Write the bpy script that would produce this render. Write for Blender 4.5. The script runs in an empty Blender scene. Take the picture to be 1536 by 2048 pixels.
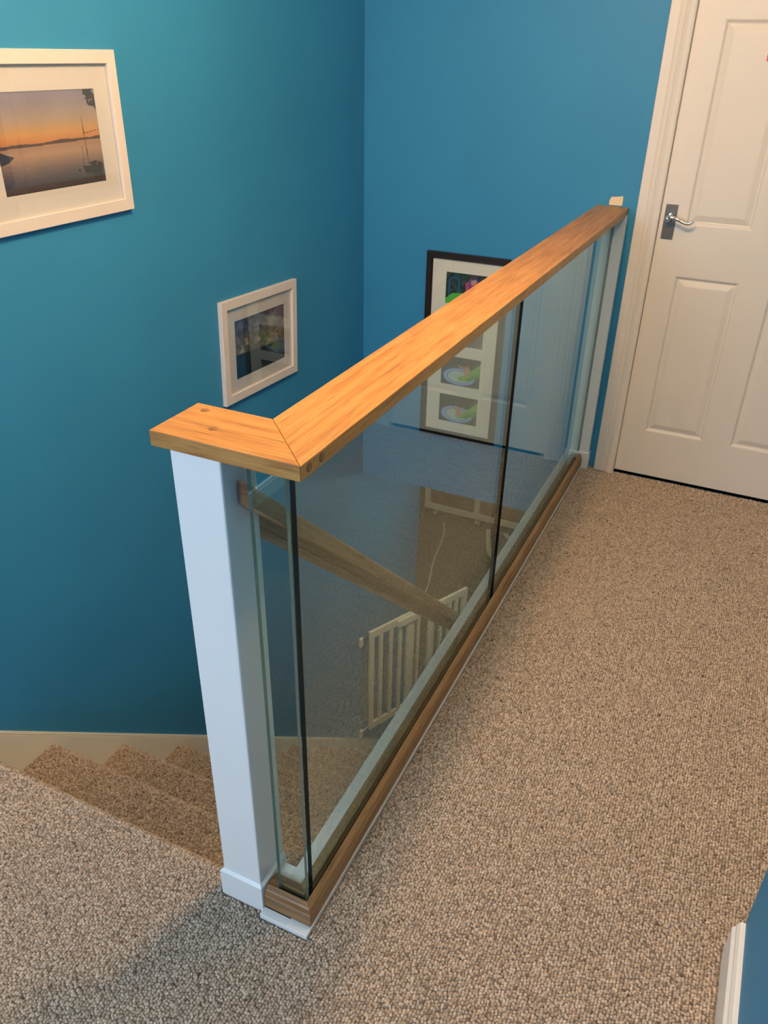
import bpy, bmesh, math, random
import numpy as np
from mathutils import Vector, Matrix
random.seed(7)
rng = np.random.default_rng(11)
S = 1.13                      # survey units to metres
scene = bpy.context.scene
COL = scene.collection

# ------------------------------------------------------------------ camera
cam = bpy.data.cameras.new('camera')
camo = bpy.data.objects.new('camera', cam)
COL.objects.link(camo)
F = Vector((-0.36295, 0.784886, -0.502216)); R = Vector((0.903232, 0.4288, 0.017385)); U = Vector((-0.228995, 0.447308, 0.864568))
camo.matrix_world = Matrix(((R.x, U.x, -F.x, 0.4499*S), (R.y, U.y, -F.y, -0.7309*S), (R.z, U.z, -F.z, 1.3841*S), (0, 0, 0, 1)))
cam.sensor_fit = 'VERTICAL'; cam.sensor_height = 36.0; cam.sensor_width = 27.0
cam.lens = 1592.2*36.0/2048.0
cam.clip_start = 0.02
scene.camera = camo

# ------------------------------------------------------------------ light
w = bpy.data.worlds.new('daylight'); scene.world = w; w.use_nodes = True
wb = w.node_tree.nodes['Background']; wb.inputs[0].default_value = (0.62, 0.78, 1.0, 1); wb.inputs[1].default_value = 1.2
vs = scene.view_settings
vs.view_transform = 'Standard'; vs.look = 'None'; vs.gamma = 1.0; vs.use_curve_mapping = False
vs.exposure = 0.0
LAMP = (-0.07, 0.50, 1.95)
def lamp(name, kind, loc, power, color, size=0.1, rot=None, size_y=None):
    l = bpy.data.lights.new(name, kind); l.energy = power; l.color = color
    if kind == 'AREA':
        l.size = size
        if size_y: l.shape = 'RECTANGLE'; l.size_y = size_y
    else: l.shadow_soft_size = size
    o = bpy.data.objects.new(name, l); COL.objects.link(o); o.location = Vector(loc)*S
    if rot: o.rotation_euler = rot
    return o
lamp('landing_bulb', 'POINT', LAMP, 72, (1.0, 0.64, 0.33), 0.06)
LAMP2 = (0.45, 0.60, 1.97)
lamp('landing_bulb', 'POINT', LAMP2, 24, (1.0, 0.64, 0.33), 0.09)
lamp('window_daylight', 'AREA', (-0.50, -2.44, 1.42), 60, (0.72, 0.85, 1.0), 0.75, (math.radians(57), 0, 0), 1.0)
lamp('hall_fill', 'POINT', (-1.7, 4.6, -0.62), 26, (1.0, 0.76, 0.50), 0.08)  # added fill so the lower hall is lit; no lamp seen there
lamp('stairwell_fill', 'POINT', (-0.30, 2.42, -0.37), 7, (1.0, 0.86, 0.66), 0.05)  # added hidden fill brightening the stairwell wall; no real bulb here

# ------------------------------------------------------------------ materials
def lin(c):
    return tuple(((x/255/12.92) if x/255 <= 0.04045 else ((x/255+0.055)/1.055)**2.4) for x in c)
class NT:
    def __init__(s, name):
        s.m = bpy.data.materials.new(name); s.m.use_nodes = True; s.t = s.m.node_tree; s.n = s.t.nodes; s.l = s.t.links
        s.b = s.n['Principled BSDF']
    def node(s, typ, **kw):
        n = s.n.new(typ)
        for k, v in kw.items():
            if k.startswith('_'): setattr(n, k[1:], v)
            else: n.inputs[k.replace('_', ' ')].default_value = v
        return n
    def link(s, a, b): s.l.new(a, b)
def ramp(nt, fac, stops):
    r = nt.n.new('ShaderNodeValToRGB'); e = r.color_ramp.elements
    while len(e) < len(stops): e.new(0.5)
    for i, (p, c) in enumerate(stops): e[i].position = p; e[i].color = (*c, 1)
    nt.link(fac, r.inputs[0]); return r
def paint(name, col, rough=0.5, bump=0.02, scale=60, spec=0.4, var=0.04):
    nt = NT(name); b = nt.b
    tc = nt.n.new('ShaderNodeTexCoord')
    nz = nt.node('ShaderNodeTexNoise', Scale=scale, Detail=3.0); nt.link(tc.outputs['Object'], nz.inputs['Vector'])
    nz2 = nt.node('ShaderNodeTexNoise', Scale=1.7, Detail=2.0); nt.link(tc.outputs['Object'], nz2.inputs['Vector'])
    r = ramp(nt, nz2.outputs['Fac'], [(0.3, tuple(c*(1-var) for c in col)), (0.7, tuple(min(1, c*(1+var)) for c in col))])
    nt.link(r.outputs[0], b.inputs['Base Color'])
    bp = nt.node('ShaderNodeBump', Strength=bump, Distance=0.002); nt.link(nz.outputs['Fac'], bp.inputs['Height']); nt.link(bp.outputs[0], b.inputs['Normal'])
    b.inputs['Roughness'].default_value = rough; b.inputs['Specular IOR Level'].default_value = spec
    return nt.m
BLUE = paint('blue_wall_paint', (0.030, 0.225, 0.43), 0.55, 0.05, 180, 0.35, 0.05)
WHITE = paint('white_gloss_paint', (0.80, 0.79, 0.76), 0.32, 0.02, 25, 0.5, 0.02)
CREAM = paint('cream_gloss_paint', (0.92, 0.87, 0.72), 0.35, 0.02, 25, 0.5, 0.02)
DOORW = paint('white_door_paint', (0.72, 0.66, 0.59), 0.45, 0.0, 40, 0.4, 0.015)
CEIL = paint('ceiling_paint', (0.80, 0.78, 0.74), 0.9, 0.02, 60, 0.2, 0.01)
MAT = paint('mount_board', (0.70, 0.67, 0.65), 0.9, 0.01, 90, 0.1, 0.01)
MATC = paint('cream_mount_board', (0.80, 0.77, 0.66), 0.9, 0.01, 90, 0.1, 0.01)
FRW = paint('white_frame_paint', (0.68, 0.61, 0.56), 0.4, 0.01, 60, 0.4, 0.01)
DARKW = paint('dark_stained_wood', (0.018, 0.008, 0.006), 0.35, 0.05, 60, 0.5, 0.1)
PLASTER = paint('bare_plaster', (0.78, 0.62, 0.40), 0.9, 0.15, 160, 0.1, 0.05)
GAP_SHADE = paint('black_gap_shade', (0.01, 0.01, 0.01), 0.9)  # black colour standing in for the shade under the door
PINK = paint('pink_card', (0.75, 0.10, 0.22), 0.6)
WICK0 = (0.30, 0.19, 0.10)
def metal(name, col, rough):
    nt = NT(name); nt.b.inputs['Base Color'].default_value = (*col, 1); nt.b.inputs['Metallic'].default_value = 1; nt.b.inputs['Roughness'].default_value = rough
    return nt.m
CHROME = metal('chrome', (0.80, 0.78, 0.75), 0.12)
PLATE = paint('chrome_plate_dark_reflection', (0.10, 0.095, 0.088), 0.3, 0.0, 50, 0.7)  # dark grey paint stands in for chrome mirroring the dim landing
def oak(name, axis, base=((0.30, 0.122, 0.028), (0.45, 0.208, 0.052), (0.55, 0.275, 0.078)), rough=0.42, ang=0.0, endgrain=False):
    nt = NT(name); b = nt.b
    tc = nt.n.new('ShaderNodeTexCoord'); mp = nt.n.new('ShaderNodeMapping'); nt.link(tc.outputs['Object'], mp.inputs[0])
    mp.vector_type = 'POINT'
    if ang: mp.inputs['Rotation'].default_value = (ang, 0, 0)
    m2 = nt.n.new('ShaderNodeMapping'); nt.link(mp.outputs[0], m2.inputs[0])
    sc = [1.0, 1.0, 1.0]; sc[axis] = 0.075; m2.inputs['Scale'].default_value = sc
    warp = nt.node('ShaderNodeTexNoise', Scale=9.0, Detail=2.0); nt.link(m2.outputs[0], warp.inputs['Vector'])
    mx = nt.n.new('ShaderNodeVectorMath'); mx.operation = 'MULTIPLY_ADD'
    nt.link(warp.outputs['Color'], mx.inputs[0]); mx.inputs[1].default_value = (0.05, 0.05, 0.05); nt.link(m2.outputs[0], mx.inputs[2])
    g = nt.node('ShaderNodeTexNoise', Scale=70.0, Detail=5.0, Roughness=0.65); nt.link(mx.outputs[0], g.inputs['Vector'])
    r = ramp(nt, g.outputs['Fac'], [(0.30, base[0]), (0.50, base[1]), (0.72, base[2])])
    # fine dark pores stretched along the grain
    m3 = nt.n.new('ShaderNodeMapping'); nt.link(mp.outputs[0], m3.inputs[0]); s3 = [1.0, 1.0, 1.0]; s3[axis] = 0.035; m3.inputs['Scale'].default_value = s3
    p = nt.node('ShaderNodeTexNoise', Scale=420.0, Detail=2.0); nt.link(m3.outputs[0], p.inputs['Vector'])
    pr = ramp(nt, p.outputs['Fac'], [(0.34, (0.45, 0.45, 0.45)), (0.44, (1, 1, 1))])
    mul = nt.n.new('ShaderNodeMix'); mul.data_type = 'RGBA'; mul.blend_type = 'MULTIPLY'; mul.inputs[0].default_value = 0.55
    nt.link(r.outputs[0], mul.inputs[6]); nt.link(pr.outputs[0], mul.inputs[7])
    nt.link(mul.outputs[2], b.inputs['Base Color'])
    bp = nt.node('ShaderNodeBump', Strength=0.25, Distance=0.002); nt.link(p.outputs['Fac'], bp.inputs['Height']); nt.link(bp.outputs[0], b.inputs['Normal'])
    b.inputs['Roughness'].default_value = rough; b.inputs['Specular IOR Level'].default_value = 0.45
    return nt.m
OAKX = oak('oak_grain_across', 0); OAKY = oak('oak_grain_along', 1)
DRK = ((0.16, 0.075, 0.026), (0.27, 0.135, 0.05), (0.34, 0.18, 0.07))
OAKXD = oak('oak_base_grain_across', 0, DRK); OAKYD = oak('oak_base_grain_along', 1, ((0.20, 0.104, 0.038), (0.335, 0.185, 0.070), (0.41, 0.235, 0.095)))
OAKS = oak('oak_grain_sloping', 1, ((0.26, 0.12, 0.045), (0.40, 0.20, 0.085), (0.48, 0.25, 0.115)), 0.45, math.radians(42.2))
OAKE = oak('oak_dark_end_grain', 0, ((0.09, 0.045, 0.02), (0.15, 0.08, 0.04), (0.20, 0.11, 0.055)))
OAKP = oak('oak_end_grain_plug', 2, ((0.17, 0.08, 0.02), (0.25, 0.125, 0.035), (0.33, 0.165, 0.05)))
BEECH = paint('pale_painted_beech', (0.80, 0.74, 0.54), 0.5, 0.03, 50, 0.4, 0.03)

def glass(name, tint=(0.94, 0.985, 0.97), edge=None):
    nt = NT(name); n = nt.n; n.remove(nt.b); out = n['Material Output']
    geo = n.new('ShaderNodeNewGeometry')
    ior = n.new('ShaderNodeMix'); ior.data_type = 'FLOAT'; nt.link(geo.outputs['Backfacing'], ior.inputs[0]); ior.inputs[2].default_value = 1.52; ior.inputs[3].default_value = 1/1.52
    fr = n.new('ShaderNodeFresnel'); nt.link(ior.outputs[0], fr.inputs['IOR'])
    tr = n.new('ShaderNodeBsdfTransparent'); tr.inputs[0].default_value = (*tint, 1)
    gl = n.new('ShaderNodeBsdfGlossy'); gl.inputs['Roughness'].default_value = 0.0; gl.inputs['Color'].default_value = (0.80, 0.94, 0.92, 1)
    mx = n.new('ShaderNodeMixShader'); nt.link(fr.outputs[0], mx.inputs[0]); nt.link(tr.outputs[0], mx.inputs[1]); nt.link(gl.outputs[0], mx.inputs[2])
    nt.link(mx.outputs[0], out.inputs[0]); return nt.m
GLASS = glass('clear_glass'); THIN = glass('picture_glass', (0.97, 0.97, 0.97))
def gedge(name, col, rough=0.15):
    nt = NT(name); nt.b.inputs['Base Color'].default_value = (*col, 1); nt.b.inputs['Roughness'].default_value = rough; return nt.m
EDGED = gedge('dark_glass_edge', (0.002, 0.006, 0.006)); EDGEG = gedge('green_glass_edge', (0.16, 0.30, 0.26))

# carpet
def carpet(name, instanced=False, dark=1.0):
    nt = NT(name); b = nt.b
    tc = nt.n.new('ShaderNodeTexCoord')
    b.inputs['Roughness'].default_value = 1.0; b.inputs['Specular IOR Level'].default_value = 0.05
    b.inputs['Sheen Weight'].default_value = 0.15; b.inputs['Sheen Roughness'].default_value = 0.6
    stops = [(0.0, (0.12, 0.08, 0.055)), (0.010, (0.24, 0.175, 0.12)), (0.05, (0.33, 0.250, 0.178)), (0.45, (0.45, 0.348, 0.255)), (0.75, (0.51, 0.402, 0.302)), (1.0, (0.61, 0.50, 0.39))]
    stops = [(p, tuple(x*dark for x in c)) for p, c in stops]
    if instanced:
        oi = nt.n.new('ShaderNodeObjectInfo'); r = ramp(nt, oi.outputs['Random'], stops); nt.link(r.outputs[0], b.inputs['Base Color'])
        nz = nt.node('ShaderNodeTexNoise', Scale=900.0, Detail=2.0); nt.link(tc.outputs['Object'], nz.inputs['Vector'])
    else:
        v = nt.node('ShaderNodeTexVoronoi', Scale=190.0); nt.link(tc.outputs['Object'], v.inputs['Vector'])
        sp = nt.n.new('ShaderNodeSeparateColor'); nt.link(v.outputs['Color'], sp.inputs[0])
        r = ramp(nt, sp.outputs[0], stops); nt.link(r.outputs[0], b.inputs['Base Color'])
        inv = nt.n.new('ShaderNodeMath'); inv.operation = 'MULTIPLY'; inv.inputs[1].default_value = -1; nt.link(v.outputs['Distance'], inv.inputs[0])
        bp = nt.node('ShaderNodeBump', Strength=0.8, Distance=0.006); nt.link(inv.outputs[0], bp.inputs['Height']); nt.link(bp.outputs[0], b.inputs['Normal'])
    return nt.m
CARPET = carpet('loop_carpet_shaded_base', dark=0.5); PILE = carpet('wool_loop_tufts', True); CARPETH = carpet('brown_hall_carpet', dark=0.42)  # landing and stair base darkened as painted shade between the loops
def wicker():
    nt = NT('woven_wicker'); tc = nt.n.new('ShaderNodeTexCoord')
    wv = nt.node('ShaderNodeTexWave', Scale=45.0, Distortion=2.5, Detail=2.0); wv.bands_direction = 'Z'; nt.link(tc.outputs['Object'], wv.inputs['Vector'])
    r = ramp(nt, wv.outputs['Fac'], [(0, (0.16, 0.09, 0.04)), (1, (0.42, 0.27, 0.14))]); nt.link(r.outputs[0], nt.b.inputs['Base Color'])
    bp = nt.node('ShaderNodeBump', Strength=0.6, Distance=0.01); nt.link(wv.outputs['Fac'], bp.inputs['Height']); nt.link(bp.outputs[0], nt.b.inputs['Normal'])
    nt.b.inputs['Roughness'].default_value = 0.8; return nt.m
WICKER = wicker()
def printmat():
    nt = NT('photographic_print'); a = nt.n.new('ShaderNodeVertexColor'); a.layer_name = 'print'; nt.link(a.outputs[0], nt.b.inputs['Base Color'])
    nt.b.inputs['Roughness'].default_value = 0.4; return nt.m
PRINT = printmat()

# ------------------------------------------------------------------ building helpers (coordinates in survey units)
WORLD = {}
def setp(o, label=None, cat=None, group=None, kind=None):
    if label: o['label'] = label
    if cat: o['category'] = cat
    if group: o['group'] = group
    if kind: o['kind'] = kind
    return o
def thing(name, loc, label, cat, group=None, kind=None, parent=None):
    o = bpy.data.objects.new(name, None); COL.objects.link(o); o.empty_display_size = 0.05
    p = Vector(loc)*S; WORLD[o] = p
    if parent: o.parent = parent; o.location = p-WORLD[parent]
    else: o.location = p
    return setp(o, label, cat, group, kind)
def obj(name, bm, mat, parent=None, origin=None, smooth=False, label=None, cat=None, kind=None, group=None, mats=None):
    bmesh.ops.recalc_face_normals(bm, faces=bm.faces)
    vs_ = [v.co for v in bm.verts]
    if origin is None:
        xs = [v.x for v in vs_]; ys = [v.y for v in vs_]; zs = [v.z for v in vs_]
        origin = Vector(((min(xs)+max(xs))/2, (min(ys)+max(ys))/2, min(zs)))
    origin = Vector(origin)
    for v in bm.verts: v.co = (v.co-origin)*S
    me = bpy.data.meshes.new(name); bm.to_mesh(me); bm.free()
    me.materials.append(mat)
    for m in (mats or []): me.materials.append(m)
    if smooth:
        for p in me.polygons: p.use_smooth = True
        try: me.set_sharp_from_angle(angle=math.radians(40))
        except Exception: pass
    o = bpy.data.objects.new(name, me); COL.objects.link(o)
    wp = origin*S; WORLD[o] = wp
    if parent: o.parent = parent; o.location = wp-WORLD[parent]
    else: o.location = wp
    return setp(o, label, cat, group, kind)
def dup(o, d, parent=None):
    c = o.copy(); COL.objects.link(c); par = parent or o.parent
    wp = WORLD[o]+Vector(d)*S; WORLD[c] = wp; c.parent = par
    c.location = wp-WORLD[par] if par else wp
    return c
def box(bm, x0, x1, y0, y1, z0, z1, bev=0.0, seg=2):
    vs_ = [bm.verts.new((x, y, z)) for x in (x0, x1) for y in (y0, y1) for z in (z0, z1)]
    q = [(0, 1, 3, 2), (4, 6, 7, 5), (0, 4, 5, 1), (2, 3, 7, 6), (0, 2, 6, 4), (1, 5, 7, 3)]
    fs = [bm.faces.new([vs_[i] for i in f]) for f in q]
    if bev:
        es = {e for f in fs for e in f.edges}
        bmesh.ops.bevel(bm, geom=list(es), offset=bev, segments=seg, profile=0.5, affect='EDGES')
    return bm
def B(*a, **k): return box(bmesh.new(), *a, **k)
def prism(bm, ring0, ring1, bev=0.0):
    """solid between two matching point rings"""
    a = [bm.verts.new(p) for p in ring0]; b = [bm.verts.new(p) for p in ring1]; n = len(a)
    bm.faces.new(a); bm.faces.new(b[::-1])
    for i in range(n): bm.faces.new((a[i], a[(i+1) % n], b[(i+1) % n], b[i]))
    return bm
def cyl(bm, c, axis, r, h, n=24, r2=None):
    r2 = r if r2 is None else r2
    ax = {'x': 0, 'y': 1, 'z': 2}[axis]; o = [(1, 2), (2, 0), (0, 1)][ax]
    rings = []
    for k, rr in ((0, r), (1, r2)):
        ring = []
        for i in range(n):
            p = [c[0], c[1], c[2]]; t = 2*math.pi*i/n
            p[o[0]] += rr*math.cos(t); p[o[1]] += rr*math.sin(t); p[ax] += h*k; ring.append(p)
        rings.append(ring)
    return prism(bm, *rings)
def tube(bm, pts, rad, n=10):
    pts = [Vector(p) for p in pts]; prev = None; rings = []
    up = Vector((0, 0, 1))
    for i, p in enumerate(pts):
        t = (pts[min(i+1, len(pts)-1)]-pts[max(i-1, 0)]).normalized()
        if abs(t.dot(up)) > 0.95: up = Vector((0, 1, 0))
        a = t.cross(up).normalized(); b = a.cross(t)
        r = rad[i] if isinstance(rad, (list, tuple)) else rad
        rings.append([bm.verts.new(p+a*r*math.cos(2*math.pi*k/n)+b*r*math.sin(2*math.pi*k/n)) for k in range(n)])
    bm.faces.new(rings[0]); bm.faces.new(rings[-1][::-1])
    for i in range(len(rings)-1):
        for k in range(n): bm.faces.new((rings[i][k], rings[i][(k+1) % n], rings[i+1][(k+1) % n], rings[i+1][k]))
    return bm
def smoothpts(pts, k=4):
    out = []
    P = [Vector(p) for p in pts]; P = [P[0]]+P+[P[-1]]
    for i in range(1, len(P)-2):
        for j in range(k):
            t = j/k; a, b, c, d = P[i-1], P[i], P[i+1], P[i+2]
            out.append(0.5*((2*b)+(c-a)*t+(2*a-5*b+4*c-d)*t*t+(3*b-a-3*c+d)*t**3))
    out.append(P[-2]); return out

# ------------------------------------------------------------------ the room
A_, L, CH = 0.9737, 2.112, 2.08
Y0, G, RS = 0.0477, 0.2279, 0.2146
HZ = -13*RS
X1 = 1.30
setp(obj('wall_left', B(-A_-0.1, -A_, -2.6, 2.81, HZ, CH), BLUE), 'blue painted wall beside the stairs, carrying the two white framed pictures', 'wall', kind='structure')
bm = bmesh.new(); DX0, DX1, DZ = 0.098, 0.768, 1.705
box(bm, -A_, DX0, L, L+0.1, -0.26, CH); box(bm, DX1, X1, L, L+0.1, -0.26, CH); box(bm, DX0, DX1, L, L+0.1, DZ, CH); box(bm, DX0, DX1, L, L+0.1, -0.26, -0.02)
wf = setp(obj('wall_far', bm, BLUE), 'blue painted wall at the end of the landing, with the white door', 'wall', kind='structure')
bm = bmesh.new()
pl = [(-0.0665, 0.953), (-0.067, 0.967), (-0.062, 0.978), (-0.052, 0.979), (-0.040, 0.980), (-0.025, 0.983), (-0.0235, 0.970), (-0.0245, 0.953)]
prism(bm, [(x, L-0.0018, z) for x, z in pl], [(x, L-0.0001, z) for x, z in pl])
obj('plaster_patch', bm, PLASTER, wf, label='unpainted cream plaster patch above the end of the handrail')
bm = bmesh.new(); box(bm, 0.677, X1, -2.6, 0.297, 0, CH); box(bm, 0.88, X1, 0.297, L, 0, CH)
setp(obj('wall_right', bm, BLUE), 'blue painted wall corner at the right edge', 'wall', kind='structure')
WX0, WX1, WZ0, WZ1 = -0.90, -0.10, 0.70, 1.82
bm = bmesh.new()
box(bm, -A_, WX0, -2.6, -2.5, 0, CH); box(bm, WX1, 0.677, -2.6, -2.5, 0, CH); box(bm, WX0, WX1, -2.6, -2.5, 0, WZ0); box(bm, WX0, WX1, -2.6, -2.5, WZ1, CH)
setp(obj('wall_rear', bm, BLUE), 'blue painted wall behind the landing, with the window', 'wall', kind='structure')
win = thing('window_1', (-0.50, -2.55, WZ0), 'white framed window lighting the landing from behind', 'window', kind='structure')
bm = bmesh.new(); f = 0.04
box(bm, WX0, WX0+f, -2.58, -2.52, WZ0, WZ1); box(bm, WX1-f, WX1, -2.58, -2.52, WZ0, WZ1); box(bm, WX0+f, WX1-f, -2.58, -2.52, WZ0, WZ0+f); box(bm, WX0+f, WX1-f, -2.58, -2.52, WZ1-f, WZ1)
obj('window_frame', bm, WHITE, win); obj('pane', B(WX0+f, WX1-f, -2.552, -2.548, WZ0+f, WZ1-f), THIN, win)
setp(obj('ceiling', B(-A_, X1, -2.6, L, CH, CH+0.05), CEIL), 'plain white ceiling over the landing and stairwell', 'ceiling', kind='structure')
# landing floor with a rounded carpet nosing towards the stairs
def nose_profile(yb, yn, zt, zb):
    r = 0.016; pts = [(yb, zt)]
    for i in range(7):
        t = math.pi/2*(1-i/6.0*1.0); pts.append((yn-r+r*math.cos(t), zt-r+r*math.sin(t)))
    pts += [(yn-0.002, zt-0.035), (yn-0.016, zt-0.05), (yn-0.018, zb), (yb, zb)]
    return pts
bm = bmesh.new()
np_ = nose_profile(-2.5, Y0, 0.0, -0.2146)
prism(bm, [(-A_+0.0, y, z) for y, z in np_], [(-0.2025, y, z) for y, z in np_])
box(bm, -0.2025, 0.88, -2.5, 0.0035, -0.25, 0); box(bm, -0.2025, -0.12, 0.0035, 0.004, -0.25, 0)
box(bm, -0.062, 0.88, 0.0035, L, -0.25, 0)
fl = setp(obj('floor', bm, CARPET), 'landing floor fitted with beige loop carpet', 'floor', kind='structure')
setp(obj('floor', B(-3.2, 0.9, 2.2, 6.7, HZ-0.05, HZ), CARPETH), 'brown carpeted hall floor far below, seen through the glass', 'floor', kind='structure')
bm = bmesh.new(); box(bm, -3.2, -A_-0.1, 2.71, 2.81, HZ, -0.26); box(bm, -3.2, -3.1, 2.81, 6.7, HZ, -0.26); box(bm, -3.1, 0.9, 6.5, 6.6, HZ, -0.26); box(bm, 0.8, 0.9, 0, 6.5, HZ, -0.26)
setp(obj('wall_lower', bm, BLUE), 'blue walls of the lower hall beyond the foot of the stairs', 'wall', kind='structure')
setp(obj('ceiling_lower', B(-3.2, 0.9, L+0.1, 6.7, -0.26, -0.21), CEIL), 'ceiling of the lower hall', 'ceiling', kind='structure')
setp(obj('wall_understairs', B(-0.092, -0.062, 0.1, L, HZ, -0.26), BLUE), 'wall below the landing edge, beside the stairs', 'wall', kind='structure')

# door lining, door and architrave
def panel_mesh(x0, x1, z0, z1, yf):
    """moulded panel: outer slope into a groove, then a raised field"""
    bm = bmesh.new()
    def ring(dx, dy): return [bm.verts.new(p) for p in ((x0+dx, yf+dy, z0+dx), (x1-dx, yf+dy, z0+dx), (x1-dx, yf+dy, z1-dx), (x0+dx, yf+dy, z1-dx))]
    rs = [ring(0, 0), ring(0.003, 0.0008), ring(0.009, 0.0065), ring(0.0125, 0.0075), ring(0.030, 0.0015), ring(0.034, 0.001)]
    for a, b in zip(rs, rs[1:]):
        for i in range(4): bm.faces.new((a[i], a[(i+1) % 4], b[(i+1) % 4], b[i]))
    bm.faces.new(rs[-1])
    back = ring(0, 0.012); bm.faces.new(back[::-1])
    for i in range(4): bm.faces.new((rs[0][i], back[i], back[(i+1) % 4], rs[0][(i+1) % 4]))
    return bm
door = thing('door_1', (0.43, L, 0), 'white six-panel interior door with a chrome lever handle', 'door', kind='structure')
YF = L+0.004; dx0, dx1, dz0, dz1 = 0.101, 0.765, 0.012, 1.700
PX = [(0.183, 0.385), (0.477, 0.679)]; PZ = [(0.187, 0.750), (0.912, 1.478), (1.535, 1.625)]
bm = bmesh.new()
xs = [dx0, PX[0][0], PX[0][1], PX[1][0], PX[1][1], dx1]; zs = [dz0, PZ[0][0], PZ[0][1], PZ[1][0], PZ[1][1], PZ[2][0], PZ[2][1], dz1]
for i in range(5):
    if i % 2 == 0: box(bm, xs[i], xs[i+1], YF, YF+0.034, dz0, dz1)
    else:
        for j in range(0, 7, 2): box(bm, xs[i], xs[i+1], YF, YF+0.034, zs[j], zs[j+1])
obj('door_leaf', bm, DOORW, door)
for a, b in PX:
    for c, d in PZ: obj('panel', panel_mesh(a, b, c, d, YF), DOORW, door)
bm = bmesh.new(); box(bm, DX0, DX0+0.002, L, L+0.1, 0, DZ); box(bm, DX1-0.002, DX1, L, L+0.1, 0, DZ); box(bm, DX0, DX1, L, L+0.1, DZ-0.002, DZ)
obj('door_lining', bm, DOORW, door)
obj('gap_shade_block', B(DX0, DX1, L+0.05, L+0.1, -0.02, 0.3), GAP_SHADE, door, label='black block painted as the shade beyond the gap under the door')  # black block put in as painted shade behind the door
# handle: backplate, screws, lever
hd = obj('backplate', B(0.1145, 0.152, YF-0.003, YF, 0.863, 0.971, 0.001, 2), PLATE, door, label='chrome door handle plate')
for sx, sz in ((0.1185, 0.9655), (0.148, 0.9655), (0.1185, 0.8685), (0.148, 0.8685)):
    bm = bmesh.new(); bmesh.ops.create_uvsphere(bm, u_segments=12, v_segments=8, radius=0.0017)
    for v in bm.verts: v.co = Vector((v.co.x, v.co.y*0.5, v.co.z))+Vector((sx, YF-0.003, sz))
    obj('screw', bm, CHROME, hd, smooth=True)
bm = bmesh.new()
cyl(bm, (0.1335, YF-0.010, 0.936), 'y', 0.0085, 0.0075, 20)
tube(bm, smoothpts([(0.1335, YF-0.006, 0.936), (0.1335, YF-0.022, 0.936), (0.134, YF-0.036, 0.935), (0.142, YF-0.040, 0.9365), (0.152, YF-0.040, 0.9345), (0.168, YF-0.040, 0.929), (0.183, YF-0.040, 0.923), (0.196, YF-0.039, 0.922), (0.204, YF-0.038, 0.926), (0.2085, YF-0.037, 0.932)], 4),
     [0.0062]*8+[0.0068]*4+[0.006]*4+[0.0052]*4+[0.0048]*12+[0.0040]*5, 12)
bmesh.ops.create_uvsphere(bm, u_segments=16, v_segments=10, radius=0.0088, matrix=Matrix.Translation((0.1295, YF-0.036, 0.9305)))
obj('lever', bm, CHROME, door, smooth=True, label='scrolled chrome lever')

# architrave round the door, stepped moulding
prof = [(0.0, 0.0), (0.0, 0.010), (0.002, 0.0118), (0.028, 0.0125), (0.031, 0.0105), (0.034, 0.0125), (0.044, 0.0145), (0.046, 0.0125), (0.048, 0.0150), (0.058, 0.019), (0.068, 0.0205), (0.0735, 0.018), (0.0745, 0.012), (0.0745, 0.0)]
XA, XB, ZT = 0.0262, 0.840, 1.775
bm = bmesh.new()
st = [[(XA+a, L-t, 0) for a, t in prof], [(XA+a, L-t, ZT-a) for a, t in prof], [(XB-a, L-t, ZT-a) for a, t in prof], [(XB-a, L-t, 0) for a, t in prof]]
rings = [[bm.verts.new(p) for p in s] for s in st]
for a, b in zip(rings, rings[1:]):
    for i in range(len(prof)): bm.faces.new((a[i], a[(i+1) % len(prof)], b[(i+1) % len(prof)], b[i]))
bm.faces.new(rings[0]); bm.faces.new(rings[-1][::-1])
setp(obj('trim_1', bm, DOORW), 'white moulded architrave around the door', 'trim', kind='structure')
bm = B(0.315, 0.43, YF-0.006, YF-0.0005, 1.375, 1.462, 0.002)
setp(obj('door_plaque', bm, PINK), 'pink plaque on the white door, cut off by the right edge', 'sign')

# skirtings
def skirt(pts, h, t, side):
    """moulded skirting along +y at x, side = +1/-1 the way it faces"""
    x, y0, y1 = pts; p = [(0, 0), (t, 0), (t, h*0.78), (t*0.72, h*0.84), (t*0.68, h*0.90), (t*0.45, h*0.985), (t*0.3, h), (0, h)]
    bm = bmesh.new(); prism(bm, [(x+side*a, y0, z) for a, z in p], [(x+side*a, y1, z) for a, z in p]); return bm
setp(obj('baseboard_right', skirt((0.677, -2.5, 0.292), 0.098, 0.0175, -1), WHITE), 'white skirting at the foot of the blue wall by the bottom right corner', 'skirting', kind='structure')
setp(obj('baseboard_alcove', skirt((0.88, 0.30, L), 0.098, 0.0175, -1), WHITE), 'white skirting along the far part of the right wall', 'skirting', kind='structure')
bm = bmesh.new(); p = [(0, 0), (0.012, 0), (0.012, 0.05), (0.008, 0.056), (0.008, 0.062), (0.0, 0.066)]
prism(bm, [(-A_+a, -2.5, z+0.0) for a, z in p], [(-A_+a, 0.01, z) for a, z in p])
setp(obj('baseboard_left', bm, CREAM), 'cream skirting at the top of the stairs on the left wall', 'skirting', kind='structure')

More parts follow.
